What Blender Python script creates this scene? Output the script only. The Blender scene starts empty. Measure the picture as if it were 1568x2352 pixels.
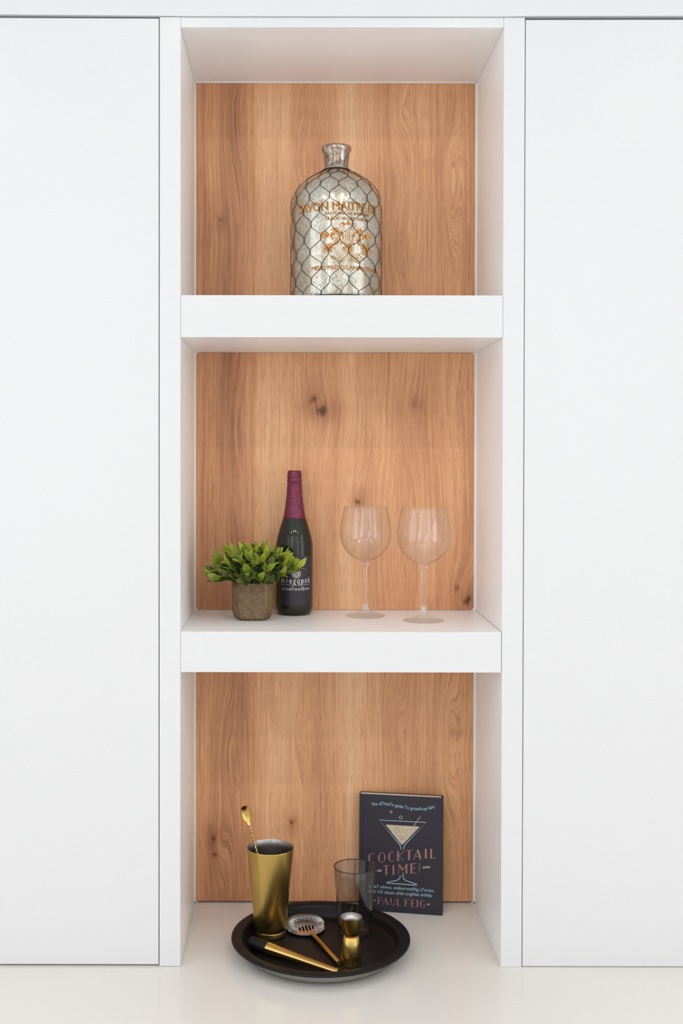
import bpy, bmesh, math, random
from mathutils import Vector, Matrix, Euler

# ------------------------------------------------------------------ camera, world, light, exposure
scene = bpy.context.scene
COL = scene.collection
PI = math.pi
FPX, PPX, PPY = 2591.76, 669.708, 1079.449
cam_d = bpy.data.cameras.new('camera')
cam_d.sensor_fit = 'AUTO'; cam_d.sensor_width = 36.0
cam_d.lens = FPX * 36.0 / 2352.0
cam_d.shift_x = (784.0 - PPX) / 2352.0
cam_d.shift_y = -(1176.0 - PPY) / 2352.0
cam_d.clip_start = 0.02
cam = bpy.data.objects.new('camera', cam_d); COL.objects.link(cam)
cam.matrix_world = (Matrix.Translation((-0.09019, -2.1, 0.95089)) @ Matrix.Rotation(0.00109, 4, 'Z')
                    @ Matrix.Rotation(PI / 2 - 0.01034, 4, 'X') @ Matrix.Rotation(0.00145, 4, 'Z'))
scene.camera = cam

world = bpy.data.worlds.new('sky'); scene.world = world
world.use_nodes = True
bg = world.node_tree.nodes['Background']
bg.inputs['Color'].default_value = (0.86, 0.93, 1.0, 1); bg.inputs['Strength'].default_value = 0.5

def area(name, loc, rot, sx, sy, power, color, shape='RECTANGLE'):
    l = bpy.data.lights.new(name, 'AREA'); l.shape = shape
    l.size = sx
    if shape == 'RECTANGLE': l.size_y = sy
    l.energy = power; l.color = color
    o = bpy.data.objects.new(name, l); COL.objects.link(o)
    o.location = loc; o.rotation_euler = rot
    return o
WIN_Z0, WIN_Z1 = 0.29, 2.50
WINDOWS = ((-1.65, -0.90), (1.05, 1.80))
WIN_POWER = (19.0, 15.0)
for (x0, x1), pw in zip(WINDOWS, WIN_POWER):
    area('window_daylight', ((x0 + x1) / 2, -3.60, (WIN_Z0 + WIN_Z1) / 2), (PI / 2, 0, 0),
         x1 - x0, WIN_Z1 - WIN_Z0, pw, (0.90, 0.95, 1.0))
# made-up side wall openings with area lights, added to brighten the niche
SIDE_Y0, SIDE_Y1, SIDE_Z0, SIDE_Z1 = -2.90, -0.75, -0.35, 2.20
for sx_, pw in ((-1, 43.0), (1, 43.0)):
    area('side_fill', (sx_ * 2.56, (SIDE_Y0 + SIDE_Y1) / 2, (SIDE_Z0 + SIDE_Z1) / 2), (PI / 2, 0, sx_ * PI / 2),
         SIDE_Y1 - SIDE_Y0, SIDE_Z1 - SIDE_Z0, pw, (0.93, 0.96, 1.0))
LAMP_POWER = 6.0
LAMP_COLOR = (1.0, 0.95, 0.89)

vs = scene.view_settings
vs.view_transform = 'Standard'; vs.look = 'None'; vs.gamma = 1.0; vs.use_curve_mapping = False
vs.exposure = -0.40
scene.display_settings.display_device = 'sRGB'
scene.cycles.use_denoising = True
scene.cycles.max_bounces = 9
scene.cycles.diffuse_bounces = 6
scene.cycles.glossy_bounces = 4
scene.cycles.use_adaptive_sampling = True
scene.cycles.adaptive_threshold = 0.035
scene.cycles.transparent_max_bounces = 24
scene.cycles.transmission_bounces = 9

random.seed(7)
# ------------------------------------------------------------------ helpers
def lin(r, g, b):
    f = lambda c: (c / 255 / 12.92) if c / 255 <= 0.04045 else ((c / 255 + 0.055) / 1.055) ** 2.4
    return (f(r), f(g), f(b), 1.0)

def mat(name, col, rough=0.5, metal=0.0, spec=0.5, coat=0.0, coat_rough=0.05, trans=0.0, ior=1.45):
    m = bpy.data.materials.new(name); m.use_nodes = True
    b = m.node_tree.nodes['Principled BSDF']
    b.inputs['Base Color'].default_value = col
    b.inputs['Roughness'].default_value = rough
    b.inputs['Metallic'].default_value = metal
    b.inputs['Specular IOR Level'].default_value = spec
    b.inputs['Coat Weight'].default_value = coat
    b.inputs['Coat Roughness'].default_value = coat_rough
    b.inputs['Transmission Weight'].default_value = trans
    b.inputs['IOR'].default_value = ior
    return m

class NT:
    """small node-graph writer"""
    def __init__(s, m):
        s.t = m.node_tree; s.n = s.t.nodes; s.b = s.n.get('Principled BSDF')
    def put(s, sock, v):
        if isinstance(v, bpy.types.NodeSocket): s.t.links.new(v, sock)
        else: sock.default_value = v
    def math(s, op, a, b=None, c=None, clamp=False):
        n = s.n.new('ShaderNodeMath'); n.operation = op; n.use_clamp = clamp
        for i, v in enumerate((a, b, c)):
            if v is not None: s.put(n.inputs[i], v)
        return n.outputs[0]
    def vec(s, op, a, b=None, c=None):
        n = s.n.new('ShaderNodeVectorMath'); n.operation = op
        for i, v in enumerate((a, b, c)):
            if v is not None: s.put(n.inputs[i], v)
        return n.outputs[1] if op in ('LENGTH', 'DOT_PRODUCT', 'DISTANCE') else n.outputs[0]
    def obj(s):
        return s.n.new('ShaderNodeTexCoord').outputs['Object']
    def sep(s, v):
        n = s.n.new('ShaderNodeSeparateXYZ'); s.put(n.inputs[0], v); return n.outputs
    def comb(s, x, y, z):
        n = s.n.new('ShaderNodeCombineXYZ')
        for i, v in enumerate((x, y, z)): s.put(n.inputs[i], v)
        return n.outputs[0]
    def noise(s, v, scale=5, detail=2, rough=0.5, dist=0.0, dim='3D'):
        n = s.n.new('ShaderNodeTexNoise'); n.noise_dimensions = dim
        if dim == '1D': s.put(n.inputs['W'], v)
        else: s.put(n.inputs['Vector'], v)
        n.inputs['Scale'].default_value = scale; n.inputs['Detail'].default_value = detail
        n.inputs['Roughness'].default_value = rough; n.inputs['Distortion'].default_value = dist
        return n.outputs['Fac']
    def voronoi(s, v, scale, feature='F1'):
        n = s.n.new('ShaderNodeTexVoronoi'); n.feature = feature
        s.put(n.inputs['Vector'], v); n.inputs['Scale'].default_value = scale
        return n.outputs['Distance']
    def ramp(s, f, stops):
        n = s.n.new('ShaderNodeValToRGB'); s.put(n.inputs[0], f)
        e = n.color_ramp.elements
        while len(e) < len(stops): e.new(0.5)
        for el, (p, c) in zip(e, stops):
            el.position = p; el.color = c if len(c) == 4 else (*c, 1)
        return n.outputs[0]
    def mix(s, f, a, b, mode='MIX'):
        n = s.n.new('ShaderNodeMix'); n.data_type = 'RGBA'; n.blend_type = mode
        s.put(n.inputs[0], f); s.put(n.inputs[6], a); s.put(n.inputs[7], b)
        return n.outputs[2]
    def bump(s, h, strength=0.3, dist=0.001):
        n = s.n.new('ShaderNodeBump'); s.put(n.inputs['Height'], h)
        n.inputs['Strength'].default_value = strength; n.inputs['Distance'].default_value = dist
        s.t.links.new(n.outputs[0], s.b.inputs['Normal'])
    def color(s, c): s.put(s.b.inputs['Base Color'], c)
    def rough(s, c): s.put(s.b.inputs['Roughness'], c)

class MB:
    """mesh collector"""
    def __init__(s): s.v = []; s.f = []; s.smooth = False
    def add(s, vs, fs):
        o = len(s.v); s.v += [tuple(v) for v in vs]; s.f += [tuple(i + o for i in f) for f in fs]; return s
    def box(s, x0, x1, y0, y1, z0, z1):
        return s.add([(x0, y0, z0), (x1, y0, z0), (x1, y1, z0), (x0, y1, z0), (x0, y0, z1), (x1, y0, z1), (x1, y1, z1), (x0, y1, z1)],
                     [(3, 2, 1, 0), (4, 5, 6, 7), (0, 1, 5, 4), (1, 2, 6, 5), (2, 3, 7, 6), (3, 0, 4, 7)])
    def prism(s, poly, y0, y1):
        """poly in x,z counter-clockwise seen from -y; extruded y0..y1"""
        n = len(poly)
        vs = [(x, y0, z) for x, z in poly] + [(x, y1, z) for x, z in poly]
        fs = [tuple(range(n)), tuple(reversed(range(n, 2 * n)))]
        fs += [(j, i, i + n, j + n) for i, j in ((k, (k + 1) % n) for k in range(n))]
        return s.add(vs, fs)
    def lathe(s, prof, seg=48, c=(0, 0, 0)):
        """prof (r,z) running so that outside lies to the right when going up"""
        s.smooth = True
        vs, fs, rings = [], [], []
        for r, z in prof:
            if r < 1e-6:
                rings.append([len(vs)]); vs.append((c[0], c[1], c[2] + z))
            else:
                rings.append(list(range(len(vs), len(vs) + seg)))
                vs += [(c[0] + r * math.cos(2 * PI * k / seg), c[1] + r * math.sin(2 * PI * k / seg), c[2] + z) for k in range(seg)]
        for a, b in zip(rings, rings[1:]):
            for k in range(seg):
                k2 = (k + 1) % seg
                if len(a) == 1 and len(b) == 1: continue
                if len(a) == 1: fs.append((a[0], b[k2], b[k]))
                elif len(b) == 1: fs.append((a[k], a[k2], b[0]))
                else: fs.append((a[k], a[k2], b[k2], b[k]))
        return s.add(vs, fs)
    def tube(s, pts, rad, seg=6, cap=True, twist=0.0, square=False):
        s.smooth = not square
        pts = [Vector(p) for p in pts]; n = len(pts)
        rads = rad if isinstance(rad, (list, tuple)) else [rad] * n
        t0 = (pts[1] - pts[0]).normalized()
        up = Vector((0, 0, 1)) if abs(t0.z) < 0.9 else Vector((1, 0, 0))
        nrm = t0.cross(up).normalized()
        vs, fs = [], []
        for i, p in enumerate(pts):
            a, b = pts[max(0, i - 1)], pts[min(n - 1, i + 1)]
            t = (b - a).normalized()
            nrm = (nrm - t * nrm.dot(t)).normalized()
            bi = t.cross(nrm)
            for k in range(seg):
                an = 2 * PI * k / seg + twist * i
                vs.append(p + (nrm * math.cos(an) + bi * math.sin(an)) * rads[i])
        for i in range(n - 1):
            for k in range(seg):
                k2 = (k + 1) % seg
                fs.append((i * seg + k, i * seg + k2, (i + 1) * seg + k2, (i + 1) * seg + k))
        if cap:
            fs.append(tuple(reversed(range(seg)))); fs.append(tuple(range((n - 1) * seg, n * seg)))
        return s.add(vs, fs)
    def ribbon(s, pts, w):
        """flat polyline of width w in the x,z plane (y=0)"""
        pts = [Vector((p[0], 0, p[1])) for p in pts]; n = len(pts)
        ws = w if isinstance(w, (list, tuple)) else [w] * n
        vs, fs = [], []
        for i, p in enumerate(pts):
            a, b = pts[max(0, i - 1)], pts[min(n - 1, i + 1)]
            t = b - a
            if t.length < 1e-9: t = Vector((1, 0, 0))
            t.normalize(); nn = Vector((-t.z, 0, t.x))
            vs += [p - nn * ws[i] / 2, p + nn * ws[i] / 2]
        fs = [(2 * i, 2 * i + 2, 2 * i + 3, 2 * i + 1) for i in range(n - 1)]
        return s.add(vs, fs)
    def poly(s, pts):
        return s.add([(p[0], 0, p[1]) for p in pts], [tuple(range(len(pts)))])
    def map(s, fn): s.v = [tuple(fn(*v)) for v in s.v]; return s
    def mesh(s, name, m):
        me = bpy.data.meshes.new(name); me.from_pydata(s.v, [], s.f)
        if m: me.materials.append(m)
        if s.smooth: me.shade_smooth()
        me.update(); return me
    def build(s, name, m, parent=None, loc=None, bevel=0.0, auto=None):
        o = bpy.data.objects.new(name, s.mesh(name, m)); COL.objects.link(o)
        if parent: o.parent = parent
        if loc: o.location = loc
        if bevel:
            b = o.modifiers.new('bevel', 'BEVEL'); b.width = bevel; b.segments = 2; b.limit_method = 'ANGLE'
        if auto is not None:
            o.data.set_sharp_from_angle(angle=auto)
        return o

def empty(name, loc, rz=0.0):
    o = bpy.data.objects.new(name, None); COL.objects.link(o)
    o.location = loc; o.rotation_euler = (0, 0, rz); o.empty_display_size = 0.05
    return o
def tag(o, label, cat, group=None):
    o['label'] = label; o['category'] = cat
    if group: o['group'] = group
    return o
def struct(o): o['kind'] = 'structure'; return o

def text_mb(txt, size, align='CENTER', bold=0.0, spacing=1.0, res=3):
    """outline text as a flat mesh in the x,z plane, facing -y"""
    cu = bpy.data.curves.new('lettering', 'FONT'); cu.body = txt; cu.size = size
    cu.align_x = align; cu.resolution_u = res; cu.offset = bold; cu.space_character = spacing
    o = bpy.data.objects.new('lettering', cu); COL.objects.link(o)
    bpy.context.view_layer.update()
    dg = bpy.context.evaluated_depsgraph_get()
    me = bpy.data.meshes.new_from_object(o.evaluated_get(dg))
    mb = MB(); mb.add([(v.co.x, 0.0, v.co.y) for v in me.vertices], [tuple(p.vertices) for p in me.polygons])
    bpy.data.objects.remove(o); bpy.data.meshes.remove(me); bpy.data.curves.remove(cu)
    return mb

# ------------------------------------------------------------------ materials
M = {}
M['white'] = mat('white lacquer', (0.692, 0.690, 0.692, 1), rough=0.20, spec=0.13)
nt = NT(M['white']); nt.bump(nt.noise(nt.obj(), 9, 2), 0.02, 0.002)
M['brightened_board'] = mat('white melamine', (0.92, 0.915, 0.905, 1), rough=0.32, spec=0.3)  # cabinet white made lighter, standing in for light inside the niche
nt = NT(M['brightened_board']); nt.bump(nt.noise(nt.obj(), 400, 2), 0.02, 0.0005)
M['fascia'] = mat('white painted panel', (0.675, 0.68, 0.69, 1), rough=0.4, spec=0.25)
nt = NT(M['fascia']); nt.bump(nt.noise(nt.obj(), 60, 3), 0.02, 0.001)
M['wall'] = mat('white wall paint', (0.86, 0.86, 0.86, 1), rough=0.8)
nt = NT(M['wall']); nt.bump(nt.noise(nt.obj(), 120, 3), 0.05, 0.001)
M['floor'] = mat('grey floor tile', (0.50, 0.49, 0.47, 1), rough=0.35)
nt = NT(M['floor']); nt.color(nt.ramp(nt.noise(nt.obj(), 3, 5), [(0.3, lin(214, 211, 206)), (0.7, lin(228, 226, 222))]))
M['caulk'] = mat('white silicone', (0.86, 0.86, 0.85, 1), rough=0.35)
M['gap'] = mat('dark cabinet carcass', (0.16, 0.16, 0.17, 1), rough=0.7)
M['counter'] = mat('warm white quartz', lin(212, 207, 198), rough=0.10, spec=0.45)
nt = NT(M['counter'])
nt.color(nt.mix(nt.noise(nt.obj(), 700, 2), lin(224, 220, 214), lin(230, 227, 221)))

# --- oak veneer: grain lines are iso-lines of one bent field u(x, z)
def make_oak():
    m = mat('oak veneer', lin(200, 150, 105), rough=0.42, spec=0.3); M['oak'] = m
    n = NT(m); P = n.obj(); x, y, z = n.sep(P)
    # slow wander of the fibres
    w1 = n.noise(n.comb(n.math('MULTIPLY', x, 1.0), 0.0, n.math('MULTIPLY', z, 0.16)), 9, 2)
    u = n.math('MULTIPLY_ADD', n.math('SUBTRACT', w1, 0.5), 0.03, x)
    w2 = n.noise(n.comb(n.math('MULTIPLY', x, 3.0), 3.7, n.math('MULTIPLY', z, 0.8)), 22, 2)
    u = n.math('MULTIPLY_ADD', n.math('SUBTRACT', w2, 0.5), 0.0025, u)
    nz = n.n.new('ShaderNodeTexNoise'); nz.inputs['Scale'].default_value = 45; nz.inputs['Detail'].default_value = 3
    n.put(nz.inputs['Vector'], n.comb(n.math('MULTIPLY', x, 1.6), 0.0, n.math('MULTIPLY', z, 0.6)))
    PW = n.vec('ADD', P, n.vec('MULTIPLY', n.vec('SUBTRACT', nz.outputs['Color'], (0.5, 0.5, 0.5)), (0.026, 0.0, 0.045)))
    def gauss(cx, cz, wx, wz, src=None):
        d = n.vec('MULTIPLY', n.vec('SUBTRACT', src or P, (cx, 0.0, cz)), (1 / wx, 0.0, 1 / wz))
        return n.math('EXPONENT', n.math('MULTIPLY', n.vec('DOT_PRODUCT', d, d), -1.0))
    # cathedral figures (centre x, z, half width, half height, lift): nested ovals and arches
    ring = None
    figs = [(0.1281, 1.690, .024, .085, 1.0), (-0.222, 1.66, .022, .11, .8), (0.245, 1.57, .016, .06, .9), (0.2414, 1.46, .018, .07, .9),
            (-0.085, 1.62, .016, .09, .7), (0.13, 1.40, .03, .09, .6),
            (-0.2225, 1.02, .024, .15, 1.0), (0.236, 1.08, .030, .12, .9), (0.16, 1.00, .024, .11, .7), (0.12, 0.76, .035, .12, .7),
            (-0.225, 0.78, .02, .08, .6), (-0.24, 0.31, .024, .12, 1.0), (0.1266, 0.40, .022, .075, 1.0), (0.2427, 0.4, .016, .06, .9),
            (0.2412, 0.28, .018, .06, .9), (-0.085, 0.36, .015, .10, .8), (0.13, .24, .02, .09, .5), (-0.25, 0.12, .022, .09, .7)]
    for cx, cz, wx, wz, a in figs:
        g = n.math('MULTIPLY', gauss(cx, cz, wx * 1.15, wz * 1.35), 0.025 * a)
        u = n.math('ADD', u, g)
    # knots: strong local bulge that pushes the fibres sideways
    dark = None
    knots = [(-0.046, 1.074, .018, .020, .022, .75), (-0.027, 1.055, .024, .018, -.030, .85), (0.0485, 0.861, .010, .012, .016, .8),
             (0.281, 0.6476, .016, .022, .035, .9), (0.262, 0.672, .012, .012, .015, .5), (-0.0896, 0.170, .008, .013, .014, .85),
             (-0.246, 1.4527, .006, .007, .006, .5), (0.17, 1.07, .030, .030, .014, .35), (-0.2589, 0.143, .010, .012, .010, .5),
             (-0.255, .105, .005, .005, .004, .6)]
    for cx, cz, wx, wz, a, dk in knots:
        u = n.math('ADD', u, n.math('MULTIPLY', gauss(cx, cz, wx * 2.2, wz * 3.4), a * .55))
        core = n.math('MULTIPLY', gauss(cx, cz, wx * .42, wz * .5, PW), dk * .62)
        halo = n.math('MULTIPLY_ADD', gauss(cx, cz, wx * 1.9, wz * 2.2, PW), dk * .42, core)
        dark = halo if dark is None else n.math('MAXIMUM', dark, halo)
    # broad plank tone across x
    tone = n.ramp(n.math('MULTIPLY_ADD', n.math('ADD', n.math('MULTIPLY', x, 0.8), n.math('MULTIPLY', u, 0.2)), 1.667, 0.5),
        [(0.00, (.44,) * 3), (0.05, (.38,) * 3), (0.14, (.20,) * 3), (0.205, (.42,) * 3), (0.245, (.68,) * 3), (0.30, (.72,) * 3), (0.35, (.56,) * 3), (0.42, (.50,) * 3),
         (0.50, (.55,) * 3), (0.555, (.80,) * 3), (0.595, (.62,) * 3), (0.68, (.48,) * 3), (0.76, (.52,) * 3), (0.86, (.50,) * 3), (0.93, (.56,) * 3), (1.0, (.42,) * 3)])
    rings = n.noise(u, 130, 3, 0.6, dim='1D')
    broad = n.noise(n.comb(u, 0.0, n.math('MULTIPLY', z, 0.05)), 34, 2, 0.5)
    patch = n.noise(n.comb(n.math('MULTIPLY', u, 2.0), 1.3, n.math('MULTIPLY', z, 0.45)), 7, 3, 0.55)
    fib = n.noise(n.comb(n.math('MULTIPLY', u, 1.0), 5.1, n.math('MULTIPLY', z, 0.012)), 620, 2, 0.65)
    pore = n.noise(n.comb(n.math('MULTIPLY', u, 1.0), 9.1, n.math('MULTIPLY', z, 0.032)), 900, 2, 0.5)
    t = n.math('MULTIPLY', tone, 0.62)
    for s_, k in ((rings, .25), (broad, .28), (patch, .38), (fib, .60)):
        t = n.math('MULTIPLY_ADD', n.math('SUBTRACT', s_, 0.5), k, t)
    t = n.math('SUBTRACT', n.math('ADD', t, 0.225), n.math('MULTIPLY', dark, 0.62))
    col = n.ramp(t, [(0.02, lin(94, 62, 46)), (0.22, lin(152, 102, 74)), (0.42, lin(199, 142, 103)), (0.60, lin(224, 168, 123)), (0.85, lin(243, 201, 158))])
    pm = n.ramp(pore, [(0.54, (0,) * 3), (0.66, (1,) * 3)])
    col = n.mix(n.math('MULTIPLY', pm, 0.36), col, lin(132, 90, 66))
    hue = n.noise(n.comb(n.math('MULTIPLY', x, 1.0), 2.0, n.math('MULTIPLY', z, 0.3)), 8, 2)
    col = n.mix(n.math('MULTIPLY', n.ramp(hue, [(0.4, (0,) * 3), (0.7, (1,) * 3)]), 0.10), col, lin(204, 138, 104))
    n.color(col)
    n.bump(n.math('MULTIPLY_ADD', pm, -0.6, fib), 0.12, 0.0006)
make_oak()

# ------------------------------------------------------------------ thin glass
def thin_glass(name, tint, refl=1.0):
    m = bpy.data.materials.new(name); m.use_nodes = True
    t = m.node_tree; t.nodes.clear()
    out = t.nodes.new('ShaderNodeOutputMaterial'); mx = t.nodes.new('ShaderNodeMixShader')
    tr = t.nodes.new('ShaderNodeBsdfTransparent'); gl = t.nodes.new('ShaderNodeBsdfGlossy')
    fr = t.nodes.new('ShaderNodeLayerWeight'); fr.inputs['Blend'].default_value = 0.5
    p5 = t.nodes.new('ShaderNodeMath'); p5.operation = 'POWER'; p5.inputs[1].default_value = 5.0
    k = t.nodes.new('ShaderNodeMath'); k.operation = 'MULTIPLY_ADD'; k.inputs[1].default_value = 0.85 * refl; k.inputs[2].default_value = 0.050 * refl
    t.links.new(fr.outputs['Facing'], p5.inputs[0])
    tr.inputs[0].default_value = tint; gl.inputs['Roughness'].default_value = 0.01
    t.links.new(p5.outputs[0], k.inputs[0]); t.links.new(k.outputs[0], mx.inputs[0])
    t.links.new(tr.outputs[0], mx.inputs[1]); t.links.new(gl.outputs[0], mx.inputs[2]); t.links.new(mx.outputs[0], out.inputs[0])
    return m
M['bowl_glass'] = thin_glass('thin clear glass', (0.996, 0.996, 0.996, 1))
M['foot_glass'] = thin_glass('thin foot glass', (0.965, 0.97, 0.975, 1), 0.7)
M['smoke_glass'] = thin_glass('thin smoky glass', (0.85, 0.845, 0.85, 1))
M['smoke_rim'] = mat('dark smoky glass edge', (0.02, 0.018, 0.018, 1), rough=0.08)
M['solid_glass'] = mat('solid clear glass', (1, 1, 1, 1), rough=0.0, trans=1.0, ior=1.45)

# ------------------------------------------------------------------ room
RX, RY0, RY1, RZ0, RZ1 = 2.5, -3.55, 0.345, -0.92, 2.60
struct(MB().box(-RX, RX, RY0, RY1, RZ0 - .1, RZ0).build('floor', M['floor']))
struct(MB().box(-RX, RX, RY0, RY1, RZ1, RZ1 + .1).build('ceiling', M['wall']))
struct(MB().box(-RX, RX, RY1, RY1 + .1, RZ0 - .1, RZ1 + .1).build('wall_back', M['wall']))
for nm, x0, x1 in (('wall_left', -RX - .1, -RX), ('wall_right', RX, RX + .1)):
    sw = MB().box(x0, x1, RY0, SIDE_Y0, RZ0 - .1, RZ1 + .1).box(x0, x1, SIDE_Y1, RY1, RZ0 - .1, RZ1 + .1)
    sw.box(x0, x1, SIDE_Y0, SIDE_Y1, RZ0 - .1, SIDE_Z0).box(x0, x1, SIDE_Y0, SIDE_Y1, SIDE_Z1, RZ1 + .1)
    struct(sw.build(nm, M['wall']))
wf = MB(); ya, yb = RY0 - .1, RY0
wf.box(-RX - .1, RX + .1, ya, yb, RZ0 - .1, WIN_Z0).box(-RX - .1, RX + .1, ya, yb, WIN_Z1, RZ1 + .1)
wf.box(-RX - .1, WINDOWS[0][0], ya, yb, WIN_Z0, WIN_Z1).box(WINDOWS[0][1], WINDOWS[1][0], ya, yb, WIN_Z0, WIN_Z1).box(WINDOWS[1][1], RX + .1, ya, yb, WIN_Z0, WIN_Z1)
struct(wf.build('wall_front', M['wall']))
for i, (x0, x1) in enumerate(WINDOWS):
    w = struct(empty('window_%d' % (i + 1), ((x0 + x1) / 2, RY0, WIN_Z0)))
    h = (x1 - x0) / 2; H = WIN_Z1 - WIN_Z0
    f = MB()
    f.box(-h, h, -.04, .01, 0, .05).box(-h, h, -.04, .01, H - .05, H).box(-h, -h + .05, -.04, .01, .05, H - .05).box(h - .05, h, -.04, .01, .05, H - .05)
    f.box(-.02, .02, -.04, .01, .05, H - .05)
    f.build('window_frame', M['fascia'], w)

for i, sx_ in enumerate((-1, 1)):
    w = struct(empty('window_%d' % (i + 3), (sx_ * RX, (SIDE_Y0 + SIDE_Y1) / 2, SIDE_Z0)))  # unseen window, added to frame the side fill light
    h = (SIDE_Y1 - SIDE_Y0) / 2; H = SIDE_Z1 - SIDE_Z0
    f = MB()
    for y0, y1, z0, z1 in ((-h, h, 0, .05), (-h, h, H - .05, H), (-h, -h + .05, .05, H - .05), (h - .05, h, .05, H - .05), (-.03, .03, .05, H - .05)):
        f.box(-.03, .01, y0, y1, z0, z1) if sx_ < 0 else f.box(-.01, .03, y0, y1, z0, z1)
    f.build('window_frame', M['fascia'], w)

# recessed ceiling lamps
M['lamp_trim'] = mat('lamp trim', (0.8, 0.8, 0.8, 1), rough=0.4)
M['lamp_glow'] = bpy.data.materials.new('lamp glow'); M['lamp_glow'].use_nodes = True
b_ = M['lamp_glow'].node_tree.nodes['Principled BSDF']
b_.inputs['Emission Color'].default_value = (*LAMP_COLOR, 1); b_.inputs['Emission Strength'].default_value = 8.0
li = 0
for yy, row in ((-2.1, 'row over the worktop side'), (-3.1, 'row by the windows')):
    for xx, col_ in ((-1.5, 'far left'), (-0.5, 'middle left'), (0.5, 'middle right'), (1.5, 'far right')):
        d = empty('ceiling_downlight', (xx, yy, RZ1))
        tag(d, 'round recessed ceiling downlight, %s of the %s' % (col_, row), 'lamp', 'recessed ceiling downlights')
        MB().lathe([(.048, -.002), (.062, -.004), (.066, 0.0)], 24).build('lamp_trim', M['lamp_trim'], d)
        MB().lathe([(0, -.0015), (.048, -.0015)][::-1], 24).build('diffuser', M['lamp_glow'], d)
        l = area('downlight', (xx, yy, RZ1 - .006), (0, 0, 0), .10, .10, LAMP_POWER, LAMP_COLOR, 'DISK')

# ------------------------------------------------------------------ built-in furniture
HW, POST, DEP = 0.2994, 0.0390, 0.3030
ZT, S1T, S1B, S2T, S2B = 1.7496, 1.2539, 1.1758, 0.6277, 0.5520
XD = 0.95                       # outer edge of the tall cabinets
o = struct(MB().prism([(-XD, 1.7740), (-.3396, 1.7695), (-HW, 1.7690), (HW, 1.7688), (.339, 1.7696), (XD, 1.7712), (XD, RZ1), (-XD, RZ1)], -.004, RY1).build('trim_1', M['fascia']))

unit = tag(empty('shelf_unit', (0, 0, 0)), 'built-in white open shelf niche with two thick shelves and oak veneer back', 'shelf unit')
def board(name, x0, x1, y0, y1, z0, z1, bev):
    p = MB().box(x0, x1, y0 + .0012, y1, z0, z1).build(name, M['brightened_board'], unit)
    e = MB().box(x0, x1, y0, y0 + .0012, z0, z1).build('front_strip', M['white'], p, bevel=bev)  # thin strip added so fronts keep the darker door white
    e['label'] = 'front strip in door white, board behind brightened'
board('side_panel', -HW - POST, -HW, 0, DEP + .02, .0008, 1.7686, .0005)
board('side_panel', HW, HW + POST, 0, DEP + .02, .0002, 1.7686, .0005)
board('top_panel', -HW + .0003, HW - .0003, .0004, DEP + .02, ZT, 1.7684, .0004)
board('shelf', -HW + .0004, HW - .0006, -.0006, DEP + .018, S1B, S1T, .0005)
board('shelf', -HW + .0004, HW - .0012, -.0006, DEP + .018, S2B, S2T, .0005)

def round_rect(x0, x1, z0, z1, r, seg=4):
    pts = []
    for cx, cz, a0 in ((x1 - r, z0 + r, -90), (x1 - r, z1 - r, 0), (x0 + r, z1 - r, 90), (x0 + r, z0 + r, 180)):
        for k in range(seg + 1):
            a = math.radians(a0 + 90 * k / seg); pts.append((cx + r * math.cos(a), cz + r * math.sin(a)))
    return pts
for z0, z1, lab in ((S1T + .0008, ZT - .0018, None), (S2T + .0006, S1B - .0006, None), (.0042, S2B - .0008, None)):
    pn = MB().prism(round_rect(-HW + .0022, HW - .0032, z0, z1, .005), DEP, DEP + .016).build('back_panel', M['oak'], unit)
    pn['label'] = 'oak veneer back panel'
    # silicone bead between veneer and white side
    for x0, x1 in ((-HW, -HW + .0026), (HW - .0040, HW)):
        MB().box(x0, x1, DEP - .0012, DEP + .016, z0 - .0004, z1 + .0004).build('caulk_bead', M['caulk'], unit)
for x0 in (-HW + .0026, HW - .0040):
    for zz in (S2T + .0002, S1B - .0034, .0010):
        sg = 1 if x0 < 0 else -1
        zc = 1 if zz != S1B - .0034 else -1
        zb = zz if zc > 0 else zz + .0032
        MB().prism([(x0, zb), (x0 + sg * .006, zb), (x0 + sg * .0022, zb + zc * .0014), (x0, zb + zc * .0052)][::(1 if sg * zc > 0 else -1)], DEP - .001, DEP + .004).build('caulk_corner', M['caulk'], unit)
MB().box(-HW + .002, HW - .004, DEP - .0010, DEP + .016, ZT - .0024, ZT).build('caulk_bead', M['caulk'], unit)

for side, lab in ((-1, 'tall white lacquered cabinet with flat door left of the shelf niche'), (1, 'tall white lacquered cabinet with flat door right of the shelf niche')):
    c = tag(empty('tall_cabinet', (side * (XD + HW + POST) / 2, 0, 0)), lab, 'cabinet')
    xi, xo = HW + POST + .0016, XD
    zt_in, zt_out, zb = (1.7665, 1.7688, .0036) if side < 0 else (1.7646, 1.7662, .0012)
    ox = -c.location.x
    pts = [(side * xi + ox, zb), (side * xo + ox, zb), (side * xo + ox, zt_out), (side * xi + ox, zt_in)]
    if side < 0: pts = pts[::-1]
    MB().prism(pts, .0010, .0205).build('door', M['white'], c, bevel=.0012)
    MB().box(min(side * (xi - .001), side * xo) + ox, max(side * (xi - .001), side * xo) + ox, .0225, DEP + .02, .0012, 1.7690).build('carcass', M['gap'], c)

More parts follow.
